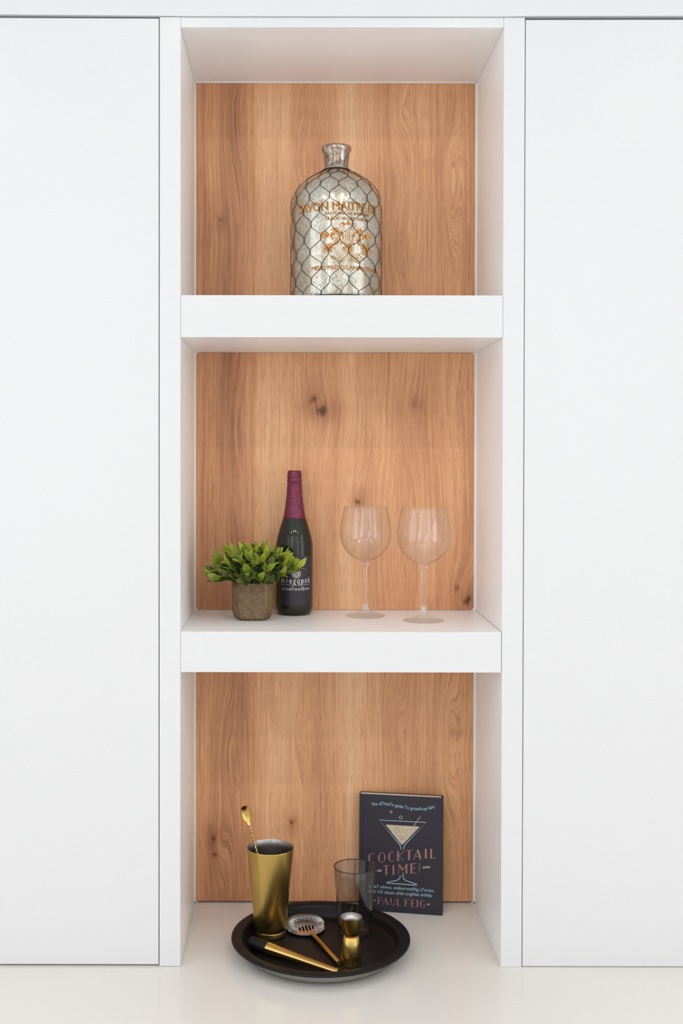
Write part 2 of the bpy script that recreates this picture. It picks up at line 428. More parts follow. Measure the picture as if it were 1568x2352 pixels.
ct = MB().box(-XD, XD, -.340, RY1 - .002, -.030, 0).build('countertop', M['counter'], bevel=.002)
tag(ct, 'glossy warm white stone worktop running beneath the shelf niche', 'worktop')
bc = tag(empty('base_cabinet', (0, 0, RZ0)), 'white base cabinet beneath the stone worktop', 'cabinet')
MB().box(-XD, XD, -.28, RY1 - .004, .10, -RZ0 - .0302).build('carcass', M['gap'], bc)
MB().box(-XD, XD, -.23, RY1 - .004, 0, .0995).build('plinth', M['white'], bc)
for k in range(3):
    w = 2 * XD / 3
    MB().box(-XD + k * w + .0015, -XD + (k + 1) * w - .0015, -.302, -.281, .102, -RZ0 - .034).build('door', M['white'], bc, bevel=.001)

# ------------------------------------------------------------------ silvered bottle in chicken wire
def mercury():
    m = mat('silvered glass', lin(214, 210, 198), rough=0.2, metal=0.75, coat=1.0, coat_rough=0.03); M['mercury'] = m
    n = NT(m); P = n.obj(); x, y, z = n.sep(P)
    fine = n.noise(P, 210, 4, 0.6, 0.8); big = n.noise(P, 20, 3, 0.6); mid = n.noise(P, 60, 3, 0.6)
    spots = n.voronoi(n.vec('MULTIPLY', P, (1.0, 1.0, 0.7)), 210)
    low = n.ramp(n.math('ADD', z, n.math('MULTIPLY', big, 0.10)), [(0.08, (1,) * 3), (0.19, (0,) * 3)])
    sp = n.math('MULTIPLY', n.ramp(n.math('MULTIPLY_ADD', mid, 0.55, spots), [(0.54, (1,) * 3), (0.62, (0,) * 3)]), n.math('MULTIPLY_ADD', low, 0.62, 0.08))
    col = n.ramp(fine, [(0.28, lin(150, 144, 130)), (0.46, lin(186, 181, 167)), (0.70, lin(210, 206, 195))])
    col = n.mix(n.ramp(big, [(0.44, (0,) * 3), (0.72, (.8,) * 3)]), col, lin(168, 150, 116))
    col = n.mix(sp, col, lin(118, 112, 98))
    n.color(col)
    n.rough(n.math('MULTIPLY_ADD', fine, 0.22, 0.12))
    n.put(n.b.inputs['Metallic'], n.math('MULTIPLY_ADD', fine, -0.3, 0.85))
    n.bump(fine, 0.05, 0.0005)
mercury()
def neck_material():
    m = thin_glass('worn silvered neck glass', lin(226, 206, 180), 2.2); t = m.node_tree
    out = [q for q in t.nodes if q.type == 'OUTPUT_MATERIAL'][0]; base = out.inputs[0].links[0].from_socket
    pb = t.nodes.new('ShaderNodeBsdfPrincipled'); pb.name = 'Principled BSDF'
    pb.inputs['Metallic'].default_value = 0.8; pb.inputs['Roughness'].default_value = 0.14
    n = NT(m); n.b = pb
    f = n.noise(n.obj(), 95, 4, 0.65, 1.4)
    n.color(n.ramp(f, [(0.35, lin(120, 108, 92)), (0.5, lin(184, 174, 158)), (0.68, lin(226, 220, 210))])); n.bump(f, 0.2, 0.001)
    mx = t.nodes.new('ShaderNodeMixShader'); n.put(mx.inputs[0], n.ramp(n.noise(n.obj(), 42, 4, 0.7, 1.0), [(0.40, (0.12,) * 3), (0.58, (.85,) * 3)]))
    t.links.new(base, mx.inputs[1]); t.links.new(pb.outputs[0], mx.inputs[2]); t.links.new(mx.outputs[0], out.inputs[0])
    M['neck_glass'] = m
neck_material()
M['wire'] = mat('blackened wire', (0.012, 0.012, 0.013, 1), rough=0.45, metal=0.6)
M['amber_print'] = mat('amber print', lin(206, 142, 58), rough=0.45)
nt = NT(M['amber_print']); nt.color(nt.ramp(nt.noise(nt.obj(), 160, 3), [(0.35, lin(146, 98, 44)), (0.6, lin(206, 142, 62))]))

M['umber_print'] = mat('umber print', lin(104, 70, 34), rough=0.45)
BR = 0.0893
body_prof = [(0, .004), (.070, .004), (.079, 0.0), (.0855, .003), (.0885, .009), (BR, .020), (BR, .192), (.0888, .200), (.0866, .212), (.0830, .2215), (.0770, .2315), (.0690, .2405),
             (.0600, .2478), (.0500, .2545), (.0400, .2603), (.0310, .2650), (.0262, .2685), (.0240, .2725)]
neck_prof = [(.0240, .2725), (.0238, .276), (.0248, .288), (.0262, .3020), (.0285, .3058), (.0299, .3085), (.0301, .3120), (.0290, .3155), (.0262, .3170), (.0238, .3155), (.0228, .306), (.0214, .288), (.0205, .274), (.0, .2738)]
bt = tag(empty('glass_bottle', (-.0048, .150, S1T)), 'large silvered glass bottle wrapped in chicken wire on the top shelf', 'bottle')
MB().lathe(body_prof, 96).build('body', M['mercury'], bt)
MB().lathe(neck_prof, 64).build('neck', M['neck_glass'], bt)

wire_prof = [(r + .0013, z) for r, z in body_prof[4:-1]]
WS = [0.0]
for (r0, z0), (r1, z1) in zip(wire_prof, wire_prof[1:]): WS.append(WS[-1] + math.hypot(r1 - r0, z1 - z0))
def on_wire(th, s):
    s = max(0.0, min(WS[-1], s))
    for i in range(len(WS) - 1):
        if s <= WS[i + 1] or i == len(WS) - 2:
            f = (s - WS[i]) / (WS[i + 1] - WS[i]); break
    r = wire_prof[i][0] * (1 - f) + wire_prof[i + 1][0] * f; z = wire_prof[i][1] * (1 - f) + wire_prof[i + 1][1] * f
    return (r * math.sin(th), -r * math.cos(th), z)
wm = MB(); NC, RP, TW = 14, .0268, .0075
def jit(i, k):
    rr = random.Random(i * 97 + (k % NC) * 13 + 5); return rr.uniform(-.055, .055), rr.uniform(-.0016, .0016)
TH0 = math.radians(3)
nrow = int((WS[-1] + .004) / RP) + 1
S0 = .004
for i in range(nrow):
    for k in range(NC):
        jx, js = jit(i, k)
        th = TH0 + (k + (i % 2) / 2) * 2 * PI / NC + jx; s = S0 + i * RP + js
        if s - TW / 2 > WS[-1]: continue
        wm.tube([on_wire(th, s - TW / 2), on_wire(th, s), on_wire(th, s + TW / 2)], .00068, 5)
        for sg in (0, 1):
            k2 = k + sg if i % 2 else k - 1 + sg
            jx2, js2 = jit(i + 1, k2)
            th2 = TH0 + (k2 + ((i + 1) % 2) / 2) * 2 * PI / NC + jx2; s2 = S0 + (i + 1) * RP + js2 - TW / 2
            s1 = s + TW / 2
            if s1 > WS[-1] - .003: continue
            if abs(th2 - th) > PI: continue
            pts = []
            for q in range(7):
                f = q / 6; g = f * f * (3 - 2 * f) * .55 + f * .45
                pts.append(on_wire(th + (th2 - th) * g, s1 + (min(s2, WS[-1]) - s1) * f))
            wm.tube(pts, .00044, 5, cap=False)
ringp = [on_wire(2 * PI * q / 40, WS[-1] - .0005 + .0006 * math.sin(q * 2.1)) for q in range(41)]
wm.tube(ringp, .0009, 5, cap=False)
wm.tube([on_wire(2 * PI * q / 64, .0012) for q in range(65)], .0008, 5, cap=False)
wm.build('wire_mesh', M['wire'], bt)

def wrap(mb, zc, th_c, dr=.00045):
    mb.smooth = False
    def fn(x, y, z):
        th = th_c + x / BR
        return ((BR + dr) * math.sin(th), -(BR + dr) * math.cos(th), zc + z)
    return mb.map(fn)
def bottle_line(txt, z0, cap, th0, th1, name):
    mb = text_mb(txt, cap / .73, bold=0.0)
    xs = [v[0] for v in mb.v]; w = max(xs) - min(xs); mid = (max(xs) + min(xs)) / 2
    k = (th1 - th0) * BR / w
    mb.map(lambda x, y, z: ((x - mid) * k, y, z))
    d = cap * .030; heavy = MB(); shade = MB()
    for ox, oz in ((0, 0), (d, 0), (-d, 0), (0, d), (0, -d)): heavy.add([(v[0] + ox, 0, v[2] + oz) for v in mb.v], mb.f)
    for ox, oz in ((d, -d), (2.4 * d, -2.4 * d)): shade.add([(v[0] + ox, 0, v[2] + oz) for v in mb.v], mb.f)
    wd = wrap(heavy, z0, (th0 + th1) / 2, .00050).build(name, M['amber_print'], bt)
    wrap(shade, z0, (th0 + th1) / 2, .00036).build('print_shadow', M['umber_print'], wd)
A = lambda px: math.asin(max(-1, min(1, (px - 771.5) / 104.0)))
bottle_line('SAVON MAITRE DE', .1722, .0170, A(686), A(859), 'printed_words')
bottle_line('DU FRANCAIS INVETERE', .1632, .0062, A(744), A(842), 'printed_words')
bottle_line('LE BON VIN EST ASSEUR', .1530, .0062, A(744), A(840), 'printed_words')
bottle_line("MISES PRIS D'LAMPROVANE", .0585, .0078, A(713), A(862), 'printed_words')

# emblem: crowned shield among scrolls and roses (units: 1/1000 m around its centre)
em = MB()
def arc(cx, cz, r0, a0, a1, r1=None, n=14):
    r1 = r0 if r1 is None else r1
    return [(cx + (r0 + (r1 - r0) * i / n) * math.cos(math.radians(a0 + (a1 - a0) * i / n)),
             cz + (r0 + (r1 - r0) * i / n) * math.sin(math.radians(a0 + (a1 - a0) * i / n))) for i in range(n + 1)]
def leafp(cx, cz, L, W, ang):
    a = math.radians(ang); ca, sa = math.cos(a), math.sin(a)
    o = [(0, 0), (.25 * L, .5 * W), (.55 * L, .42 * W), (L, 0), (.55 * L, -.42 * W), (.25 * L, -.5 * W)]
    return [(cx + x * ca - z * sa, cz + x * sa + z * ca) for x, z in o]
# crown
em.poly([(-9, 33), (9, 33), (9, 35), (-9, 35)]); em.poly([(-8, 27), (8, 27), (8, 28.5), (-8, 28.5)]); em.poly([(-8, 30), (8, 30), (8, 31), (-8, 31)])
em.poly(leafp(0, 36, 10, 6, 90)); em.poly(leafp(-3, 36, 9, 5, 140)); em.poly(leafp(3, 36, 9, 5, 40))
em.ribbon(arc(-9, 36, 3, 270, 60), 1.6); em.ribbon(arc(9, 36, 3, -90, 120), 1.6)
# shield with stripes
em.ribbon([(-9, 26), (-9.5, 15), (-6, 5), (0, 0), (6, 5), (9.5, 15), (9, 26)], 1.4)
for q in (-3.5, -.8, 2): em.ribbon([(q, 25), (q, 5)], 1.3)
for sg in (-1, 1):
    em.ribbon([(sg * x, z) for x, z in arc(17, 14, 11, 200, -60, 6)], [1.5 + 3.0 * math.sin(PI * i / 14) for i in range(15)])
    em.ribbon([(sg * x, z) for x, z in arc(17, 14, 5, 30, 330, 2.5)], 1.5)
    em.ribbon([(sg * x, z) for x, z in arc(18, 22, 8, 30, 190, 4)], [1 + 2.2 * math.sin(PI * i / 14) for i in range(15)])
    em.ribbon([(sg * x, z) for x, z in arc(10, -6, 9, 80, 260, 5)], [1 + 1.8 * math.sin(PI * i / 14) for i in range(15)])
    em.ribbon([(sg * x, z) for x, z in arc(6, -4, 5, 20, 200)], 1.5)
    for a, L in ((150, 17), (178, 15), (205, 13), (120, 12)):
        em.poly([(sg * x, z) for x, z in leafp(-27, 16, L, 5, a)][::sg])
    for a, L in ((215, 16), (240, 14), (265, 10)):
        em.poly([(sg * x, z) for x, z in leafp(-24, -2, L, 5, a)][::sg])
    for k in range(3): em.ribbon([(sg * x, z) for x, z in arc(-30, 13 - 2 * k, 7, 60, 150 + 20 * k, 3)], 1.1)
def rose(cx, cz, r):
    em.ribbon(arc(cx, cz, r, 0, 330), 1.3); em.ribbon(arc(cx, cz, r * .65, 60, 400, r * .5), 1.2); em.ribbon(arc(cx, cz, r * .3, 0, 380, r * .15), 1.2)
    for a in range(0, 360, 72): em.ribbon(arc(cx + r * math.cos(math.radians(a)), cz + r * math.sin(math.radians(a)), r * .45, a - 100, a + 100), 1.0)
rose(30, -11, 8); rose(13, -27, 7); rose(-28, -10, 6)
for a in range(0, 360, 30): em.poly(leafp(3.5 * math.cos(math.radians(a)), -11 + 3.5 * math.sin(math.radians(a)), 6.5, 2.6, a))
em.ribbon(arc(0, -11, 2.4, 0, 360), 1.2)
em.ribbon(arc(-14, -24, 7, 180, 380, 3), 1.2); em.ribbon(arc(-22, -28, 4, 0, 260, 2), 1.1); em.ribbon(arc(-8, -30, 6, 200, 360, 3), 1.1)
for sg in (-1, 1):
    em.ribbon([(sg * x, z) for x, z in arc(22, 4, 9, 100, 330, 4)], [1.2 + 2.4 * math.sin(PI * i / 14) for i in range(15)])
    em.ribbon([(sg * x, z) for x, z in arc(13, 5, 6, -40, 150, 3)], 1.5)
    em.ribbon([(sg * x, z) for x, z in arc(30, 4, 6, 200, 400, 3)], 1.4)
    for a, L in ((35, 9), (70, 10), (105, 9)): em.poly([(sg * x, z) for x, z in leafp(17, 24, L, 3.6, a)][::sg])
    em.poly([(sg * x, z) for x, z in leafp(22, -14, 12, 4, 20)][::sg])
em.map(lambda x, y, z: (x * .00136, 0, z * .00098))
wrap(em, .1075, A(794)).build('printed_emblem', M['amber_print'], bt)

# ------------------------------------------------------------------ wine bottle
M['dark_glass'] = mat('dark green bottle glass', (0.010, 0.012, 0.005, 1), rough=0.04, spec=0.6)
nt = NT(M['dark_glass']); nt.bump(nt.noise(nt.obj(), 40, 2), 0.03, 0.001)
M['foil'] = mat('burgundy foil', lin(112, 38, 62), rough=0.38, metal=0.25)
nt = NT(M['foil']); q = nt.noise(nt.obj(), 140, 3); nt.bump(q, 0.25, 0.001)
nt.color(nt.ramp(q, [(0.3, lin(98, 32, 54)), (0.7, lin(126, 48, 74))]))
M['bottle_label'] = mat('charcoal paper label', lin(46, 42, 52), rough=0.42)
nt = NT(M['bottle_label']); nt.bump(nt.noise(nt.obj(), 500, 2), 0.05, 0.0005)
M['silver_print'] = mat('silver print', lin(228, 226, 220), rough=0.3, metal=0.3)
WR = .0386
wb = tag(empty('wine_bottle', (-.0869, .2415, S2T)), 'dark wine bottle with burgundy foil neck behind the potted plant', 'bottle')
MB().lathe([(0, .006), (.022, .003), (.030, 0), (.0335, .0015), (.0372, .008), (WR, .017), (WR, .140), (.0379, .147), (.0355, .160), (.0325, .1715), (.0285, .185), (.0234, .2000), (.0205, .2100), (.0165, .230), (.0120, .2700), (.0120, .2940), (0, .2945)], 64).build('glass_body', M['dark_glass'], wb)
MB().lathe([(.0237, .1990), (.0240, .1992), (.0226, .2035), (.0195, .222), (.0168, .246), (.0153, .268), (.0146, .2745), (.0156, .2752), (.0157, .2775), (.0148, .2790), (.0148, .2848), (.0155, .2858), (.0155, .2876), (.0147, .2890), (.0143, .2960), (.0132, .2978), (.0118, .2974), (0, .2972)], 48).build('foil_capsule', M['foil'], wb)
def cyl_patch(R, th0, th1, z0, z1, n=24):
    vs, fs = [], []
    for i in range(n + 1):
        th = th0 + (th1 - th0) * i / n
        for r, z in ((R, z0), (R, z1)): vs.append((r * math.sin(th), -r * math.cos(th), z))
    fs = [(2 * i, 2 * i + 2, 2 * i + 3, 2 * i + 1) for i in range(n)]
    mb = MB().add(vs, fs); mb.smooth = True; return mb
lb = cyl_patch(WR + .0002, math.radians(-42), math.radians(58), .0215, .1235).build('paper_label', M['bottle_label'], wb)
def on_label(mb, x0, z0):
    mb.smooth = False
    R = WR + .00045
    return mb.map(lambda x, y, z: (R * math.sin((x0 + x) / R), -R * math.cos((x0 + x) / R), z0 + z))
for txt, size, z0, sp, wd in (('mregqpnh', .0190, .0672, 1.35, .066), ('nisefleolbvn', .0115, .0530, 1.3, .060)):
    mb = text_mb(txt, size, spacing=sp); xs = [v[0] for v in mb.v]; k = wd / (max(xs) - min(xs))
    mb.map(lambda x, y, z: (x * k, y, z * .95))
    on_label(mb, .0035, z0).build('printed_words', M['silver_print'], lb)
mb = MB().ribbon([(-.033 + .066 * i / 20, 0) for i in range(21)], .0005); on_label(mb, .0035, .0640).build('printed_rule', M['silver_print'], lb)
mb = MB().ribbon(arc(0, 0, .0088, 0, 360, n=32), .0009).ribbon(arc(0, 0, .0055, 0, 360, n=20), .0016)
for a in range(0, 360, 60): mb.poly(leafp(.001 * math.cos(math.radians(a)), .001 * math.sin(math.radians(a)), .0035, .0014, a))
on_label(mb, .0040, .0870).build('printed_seal', M['silver_print'], lb)

# ------------------------------------------------------------------ potted plant
def bronze():
    m = mat('bronze glazed ceramic', lin(116, 94, 62), rough=0.28, metal=0.35, spec=0.5); M['bronze'] = m
    n = NT(m); n.color(n.ramp(n.noise(n.obj(), 60, 3), [(0.3, lin(104, 84, 55)), (0.7, lin(126, 104, 70))]))
    m2 = mat('embossed bronze', lin(150, 120, 88), rough=0.35, metal=0.45); M['embossed'] = m2
    n = NT(m2); x, y, z = n.sep(n.obj())
    cx, cz = .0215, .0238
    def cell(off):
        fx = n.math('SUBTRACT', n.math('FRACT', n.math('ADD', n.math('DIVIDE', x, cx), off)), 0.5)
        fz = n.math('SUBTRACT', n.math('FRACT', n.math('ADD', n.math('DIVIDE', z, cz), off + .345)), 0.5)
        d = n.vec('LENGTH', n.comb(fx, fz, 0.0))
        a = n.math('ARCTAN2', fx, fz)
        return d, a
    d1, a1 = cell(0.0); d2, a2 = cell(0.5)
    r1 = n.math('SINE', n.math('MULTIPLY', d1, 52.0))
    pet = n.math('MULTIPLY', n.math('SINE', n.math('MULTIPLY', a2, 12.0)), n.math('SINE', n.math('MULTIPLY', d2, 40.0)))
    isr = n.math('LESS_THAN', d1, 0.34)
    hgt = n.math('ADD', n.math('MULTIPLY', isr, r1), n.math('MULTIPLY', n.math('SUBTRACT', 1.0, isr), pet))
    n.color(n.ramp(n.math('MULTIPLY_ADD', hgt, .5, .5), [(0.12, lin(84, 66, 48)), (0.5, lin(150, 122, 92)), (0.9, lin(196, 164, 130))]))
    n.bump(hgt, 0.8, 0.0012)
bronze()
M['soil'] = mat('dark potting moss', lin(34, 34, 24), rough=0.9)
M['stem'] = mat('green stem', lin(84, 104, 42), rough=0.5)
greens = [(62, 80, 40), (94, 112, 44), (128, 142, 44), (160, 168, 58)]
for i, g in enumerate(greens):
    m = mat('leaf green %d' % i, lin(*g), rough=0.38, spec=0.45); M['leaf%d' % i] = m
    n = NT(m); x, y, z = n.sep(n.obj())
    ed = n.ramp(n.math('ABSOLUTE', x), [(0.10, (0,) * 3), (0.24, (1,) * 3)])
    c = n.mix(n.math('MULTIPLY', ed, .45), lin(*g), lin(min(255, g[0] + 50), min(255, g[1] + 46), g[2] + 26))
    n.color(n.mix(n.math('MULTIPLY', n.noise(n.obj(), 3, 2), .3), c, lin(g[0] * .8, g[1] * .85, g[2] * .7)))
PH, PC, PZ = .0395, .0125, .0762
PX, PY = -.1702, .1672
plant = tag(empty('potted_plant', (PX, PY, S2T)), 'small leafy green plant in a square bronze pot beside the wine bottle', 'plant')
def section(h, c, r=.003):
    base = [(h - c, -h), (h, -h + c), (h, h - c), (h - c, h), (-h + c, h), (-h, h - c), (-h, -h + c), (-h + c, -h)]
    out = []; n = len(base)
    for i in range(n):
        p0, p1, p2 = Vector(base[i - 1]), Vector(base[i]), Vector(base[(i + 1) % n])
        a = p1 + (p0 - p1).normalized() * r; b = p1 + (p2 - p1).normalized() * r
        for t in (0, .33, .67, 1): out.append(a.lerp(p1, t).lerp(p1.lerp(b, t), t))
    return out
pot_prof = [(.0, 0.0), (-.0135, 0.0), (-.0130, .0016), (-.0115, .0022), (-.0062, .0058), (-.0028, .0115), (-.0008, .0185), (0, .026), (0, .0745), (-.0008, .0760), (-.0032, .0762), (-.0040, .0745), (-.0045, .058)]
vs_, fs_ = [], []
secs = [section(PH + (pot_prof[1][0] if i == 0 else dx), PC) for i, (dx, z) in enumerate(pot_prof)]
ns = len(secs[0])
for i, (sec, (dx, z)) in enumerate(zip(secs, pot_prof)):
    vs_ += [(p.x, p.y, z) for p in sec]
for i in range(1, len(pot_prof) - 1):
    for k in range(ns): fs_.append((i * ns + k, i * ns + (k + 1) % ns, (i + 1) * ns + (k + 1) % ns, (i + 1) * ns + k))
fs_.append(tuple(ns + k for k in reversed(range(ns))))
mb = MB().add(vs_, fs_); mb.smooth = True
pot = mb.build('pot', M['bronze'], plant, auto=math.radians(40))
pw = PH - PC - .0008
pv, pf = [], []
pp = [(dx, z) for dx, z in pot_prof[3:10]]; pp[-1] = (-.0004, .0752)
for dx, z in pp:
    w_ = pw + dx * .55
    for xx, out in ((-w_, -.0002), (-w_ + .0012, .0011), (w_ - .0012, .0011), (w_, -.0002)): pv.append((xx, -(PH + dx + out), z))
for i in range(len(pp) - 1):
    for k in range(3): pf.append((i * 4 + k, i * 4 + k + 1, (i + 1) * 4 + k + 1, (i + 1) * 4 + k))
pme = MB().add(pv, pf).mesh('embossed_panel', M['embossed'])
for k in range(4):
    o = bpy.data.objects.new('embossed_panel', pme); COL.objects.link(o); o.parent = pot; o.rotation_euler = (0, 0, k * PI / 2)
    o['label'] = 'embossed ring-patterned bronze panel'
MB().poly([]) if False else None
sv = section(PH - .0045, PC)
mb = MB().add([(p.x, p.y, .062 + random.uniform(-.002, .002)) for p in sv] + [(0, 0, .068)], [(k, (k + 1) % ns, ns) for k in range(ns)])
mb.build('moss', M['soil'], plant)

def leaf_mesh(seed, m):
    rr = random.Random(seed); vs, fs = [], []
    wv = [.04, .13, .215, .235, .195, .11, .012]; n = len(wv); bend = rr.uniform(-.10, .22); fold = rr.uniform(.10, .30); tw = rr.uniform(-.3, .3)
    for i, w in enumerate(wv):
        t = i / (n - 1); zc = -bend * t * t; ang = tw * t
        for s_ in (-1, 0, 1):
            x = s_ * w; z = zc + abs(s_) * w * fold
            vs.append((x * math.cos(ang), t, z + x * math.sin(ang)))
    for i in range(n - 1):
        for k in range(2): fs.append((i * 3 + k, i * 3 + k + 1, (i + 1) * 3 + k + 1, (i + 1) * 3 + k))
    mb = MB().add(vs, fs); mb.smooth = True
    return mb.mesh('leaf', m)
LEAVES = [[leaf_mesh(10 * g + k, M['leaf%d' % g]) for k in range(5)] for g in range(4)]
rl = random.Random(21)
nleaf = 0
def put_leaf(p, d, up, L, g):
    global nleaf
    d = d.normalized(); x = d.cross(up)
    if x.length < 1e-3: x = Vector((1, 0, 0))
    x.normalize(); z = x.cross(d)
    # keep clear of the wine bottle
    tip = Vector((PX, PY, S2T)) + p + d * L
    if math.hypot(tip.x + .0869, tip.y - .2415) < WR + .006: return
    if tip.y > DEP - .004: return
    if tip.x > -.096 and tip.z < .733: return
    o = bpy.data.objects.new('leaf', LEAVES[g][rl.randrange(5)]); COL.objects.link(o); o.parent = plant
    mt = Matrix((( x.x, d.x, z.x, p.x), (x.y, d.y, z.y, p.y), (x.z, d.z, z.z, p.z), (0, 0, 0, 1)))
    o.matrix_local = mt @ Matrix.Diagonal((L * 1.02, L, L, 1)); nleaf += 1
stems = []
GA = PI * (3 - math.sqrt(5))
for i in range(60):
    f = (i + .5) / 60; al = math.asin(1 - f * .95); ph = i * GA
    if math.sin(ph) * math.cos(al) > .45: continue          # the back of the bush is bare
    stems.append(((.078 * math.cos(ph) * math.cos(al) + .004, .064 * math.sin(ph) * math.cos(al) - .006, .089 + .045 * math.sin(al) ** .45 - .016 * (1 - math.sin(al))), f))
stems += [((-.060, -.040, .088), .9), ((.062, -.045, .092), .9), ((.085, -.030, .108), .8), ((-.02, -.066, .084), .95), ((.02, -.066, .082), .95)]
for tip, f in stems:
    tip = Vector(tip) + Vector((rl.uniform(-.006, .006), rl.uniform(-.006, .006), rl.uniform(-.004, .004)))
    w = tip + Vector((PX, PY, S2T))
    if math.hypot(w.x + .0869, w.y - .2415) < WR + .016 or w.y > DEP - .03: continue
    base = Vector((max(-.026, min(.026, tip.x * .34)), max(-.026, min(.026, tip.y * .34)), .064))
    mid = base.lerp(tip, .5) + Vector((0, 0, .012 + .01 * (1 - f)))
    P = lambda t: base.lerp(mid, t).lerp(mid.lerp(tip, t), t)
    MB().tube([P(t) for t in (0, .25, .5, .75, 1)], [.0014, .0013, .0012, .001, .0007], 5).build('stem', M['stem'], plant)
    roll = rl.uniform(0, PI)
    for j, t in enumerate((.56, .80, 1.0)):
        p = P(t); d = (P(min(1, t + .01)) - P(t - .05)).normalized()
        s1 = d.cross(Vector((0, 0, 1)))
        if s1.length < .05: s1 = Vector((1, 0, 0))
        s1.normalize(); s2 = s1.cross(d)
        for sg in ((-1, 1) if j < 2 else (-1, 1)):
            a = roll + j * PI / 2
            side = (s1 * math.cos(a) + s2 * math.sin(a)) * sg
            sp = (.95, .8, .42)[j] + rl.uniform(-.12, .12)
            dd = d + side * sp + Vector((0, 0, .28))
            up = (d - side * .5 + Vector((0, 0, .6)))
            hh = p.z
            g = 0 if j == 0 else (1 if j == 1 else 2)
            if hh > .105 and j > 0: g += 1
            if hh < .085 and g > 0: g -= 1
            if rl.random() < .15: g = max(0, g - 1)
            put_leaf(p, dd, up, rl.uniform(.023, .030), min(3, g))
for i in range(44):
    a = rl.uniform(-PI, 0); r = .055 * math.sqrt(rl.random())
    p = Vector((r * 1.25 * math.cos(a) + .002, r * math.sin(a) - .004, rl.uniform(.074, .098)))
    dd = Vector((p.x * 9 + rl.uniform(-.3, .3), -.25 + p.y * 6 + rl.uniform(-.3, .3), rl.uniform(.55, 1.1)))
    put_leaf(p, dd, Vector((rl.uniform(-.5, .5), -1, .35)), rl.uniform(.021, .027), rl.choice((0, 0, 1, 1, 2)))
# the loose sprig reaching out on the left
sp_pts = [Vector((-.02, -.01, .066)), Vector((-.052, -.020, .087)), Vector((-.080, -.028, .092))]
MB().tube(sp_pts, [.0013, .0011, .0007], 5).build('stem', M['stem'], plant)
for p, d, g in ((sp_pts[2], (-1, 0, .55), 3), (sp_pts[2], (-1, -.2, -.12), 2), (sp_pts[1].lerp(sp_pts[2], .5), (-.8, -.2, .7), 2), (sp_pts[1].lerp(sp_pts[2], .5), (-.9, -.3, -.3), 2), (sp_pts[1], (-.8, -.5, .2), 1), (sp_pts[1], (-.7, .2, .6), 1)):
    put_leaf(p, Vector(d), Vector((0, -.4, 1)), .022, g)

# ------------------------------------------------------------------ balloon wine glasses
FH = .0408
foot_p = [(0, .0002), (.030, .0002), (FH - .0006, .0003), (FH, .0010), (FH - .0008, .0020), (.030, .0042), (.020, .0072), (.0125, .0100), (.0088, .0132)]
stem_p = [(.0088, .0132), (.0062, .0175), (.0050, .0240), (.0043, .0330), (.0040, .055), (.0041, .080), (.0046, .094), (.0058, .103), (.0078, .1095), (.0105, .1130)]
outer = [(.0105, .1130), (.0190, .1165), (.0300, .1235), (.0400, .1330), (.0475, .1450), (.0515, .1570), (.0527, .1670), (.0524, .1760), (.0512, .1880), (.0493, .2000), (.0472, .2110), (.0445, .2238)]
inner = [(.0438, .2244), (.0431, .2238)] + [(r - .0013, z + .0004) for r, z in outer[::-1][1:-2]] + [(.0180, .1184), (.0090, .1158), (0, .1150)]
def lathe_curve(prof, k=3):
    """resample a profile smoothly (Catmull-Rom)"""
    P_ = [Vector(p) for p in prof]; out = []
    for i in range(len(P_) - 1):
        p0, p1, p2, p3 = P_[max(0, i - 1)], P_[i], P_[i + 1], P_[min(len(P_) - 1, i + 2)]
        for q in range(k):
            t = q / k
            out.append(tuple(.5 * ((2 * p1) + (p2 - p0) * t + (2 * p0 - 5 * p1 + 4 * p2 - p3) * t * t + (3 * p1 - p0 - 3 * p2 + p3) * t ** 3)))
    out.append(tuple(P_[-1])); return [(max(0, r), z) for r, z in out]
def wine_glass(loc, label):
    g = tag(empty('wine_glass', loc), label, 'glass', 'balloon wine glasses')
    MB().lathe(lathe_curve(outer) + lathe_curve(inner), 72).build('bowl', M['bowl_glass'], g)
    MB().lathe(lathe_curve(stem_p), 32).build('stem', M['solid_glass'], g)
    MB().lathe(foot_p[:3] + lathe_curve(foot_p[3:]), 56).build('foot', M['foot_glass'], g)
    return g
wine_glass((.0588, .2110, S2T), 'clear balloon wine glass nearer the wine bottle, left of the two')
wine_glass((.1701, .1435, S2T), 'clear balloon wine glass nearer the niche side, right of the two')

# ------------------------------------------------------------------ bar tray
M['tray'] = mat('matt black tray', lin(20, 18, 20), rough=0.45, spec=0.3)
nt = NT(M['tray']); nt.bump(nt.noise(nt.obj(), 900, 2), 0.08, 0.0004)
def brushed(name, c0, c1, rough=0.28, vertical=True):
    m = mat(name, lin(*c1), rough=rough, metal=1.0); M[name] = m
    n = NT(m); x, y, z = n.sep(n.obj())
    f = n.noise(n.comb(n.math('MULTIPLY', x, .05), n.math('MULTIPLY', y, .05), z), 1600, 2) if not vertical else n.noise(n.comb(x, y, n.math('MULTIPLY', z, 0.02)), 260, 2)
    n.color(n.mix(f, lin(*c0), lin(*c1)))
    n.rough(n.math('MULTIPLY_ADD', f, .04, rough - .02))
    n.b.inputs['Anisotropic'].default_value = 0.5
    return m
brushed('brass', (184, 152, 80), (214, 182, 108), .29, True)  # brushed brass; colour streaks along it also stand in for highlight lines
brushed('steel', (150, 146, 142), (186, 182, 178), .30, False)
M['gold'] = mat('polished brass', lin(206, 170, 102), rough=0.22, metal=1.0)
nt = NT(M['gold']); nt.bump(nt.noise(nt.obj(), 60, 2), 0.03, 0.001)
M['chrome'] = mat('bright steel', lin(214, 214, 214), rough=0.12, metal=1.0)
nt = NT(M['chrome']); nt.bump(nt.noise(nt.obj(), 90, 2), 0.02, 0.001)
TX, TY, TF = -.0355, .0680, .0060
tray = tag(empty('serving_tray', (TX, TY, 0)), 'round black bar tray with steel underside on the worktop', 'tray')
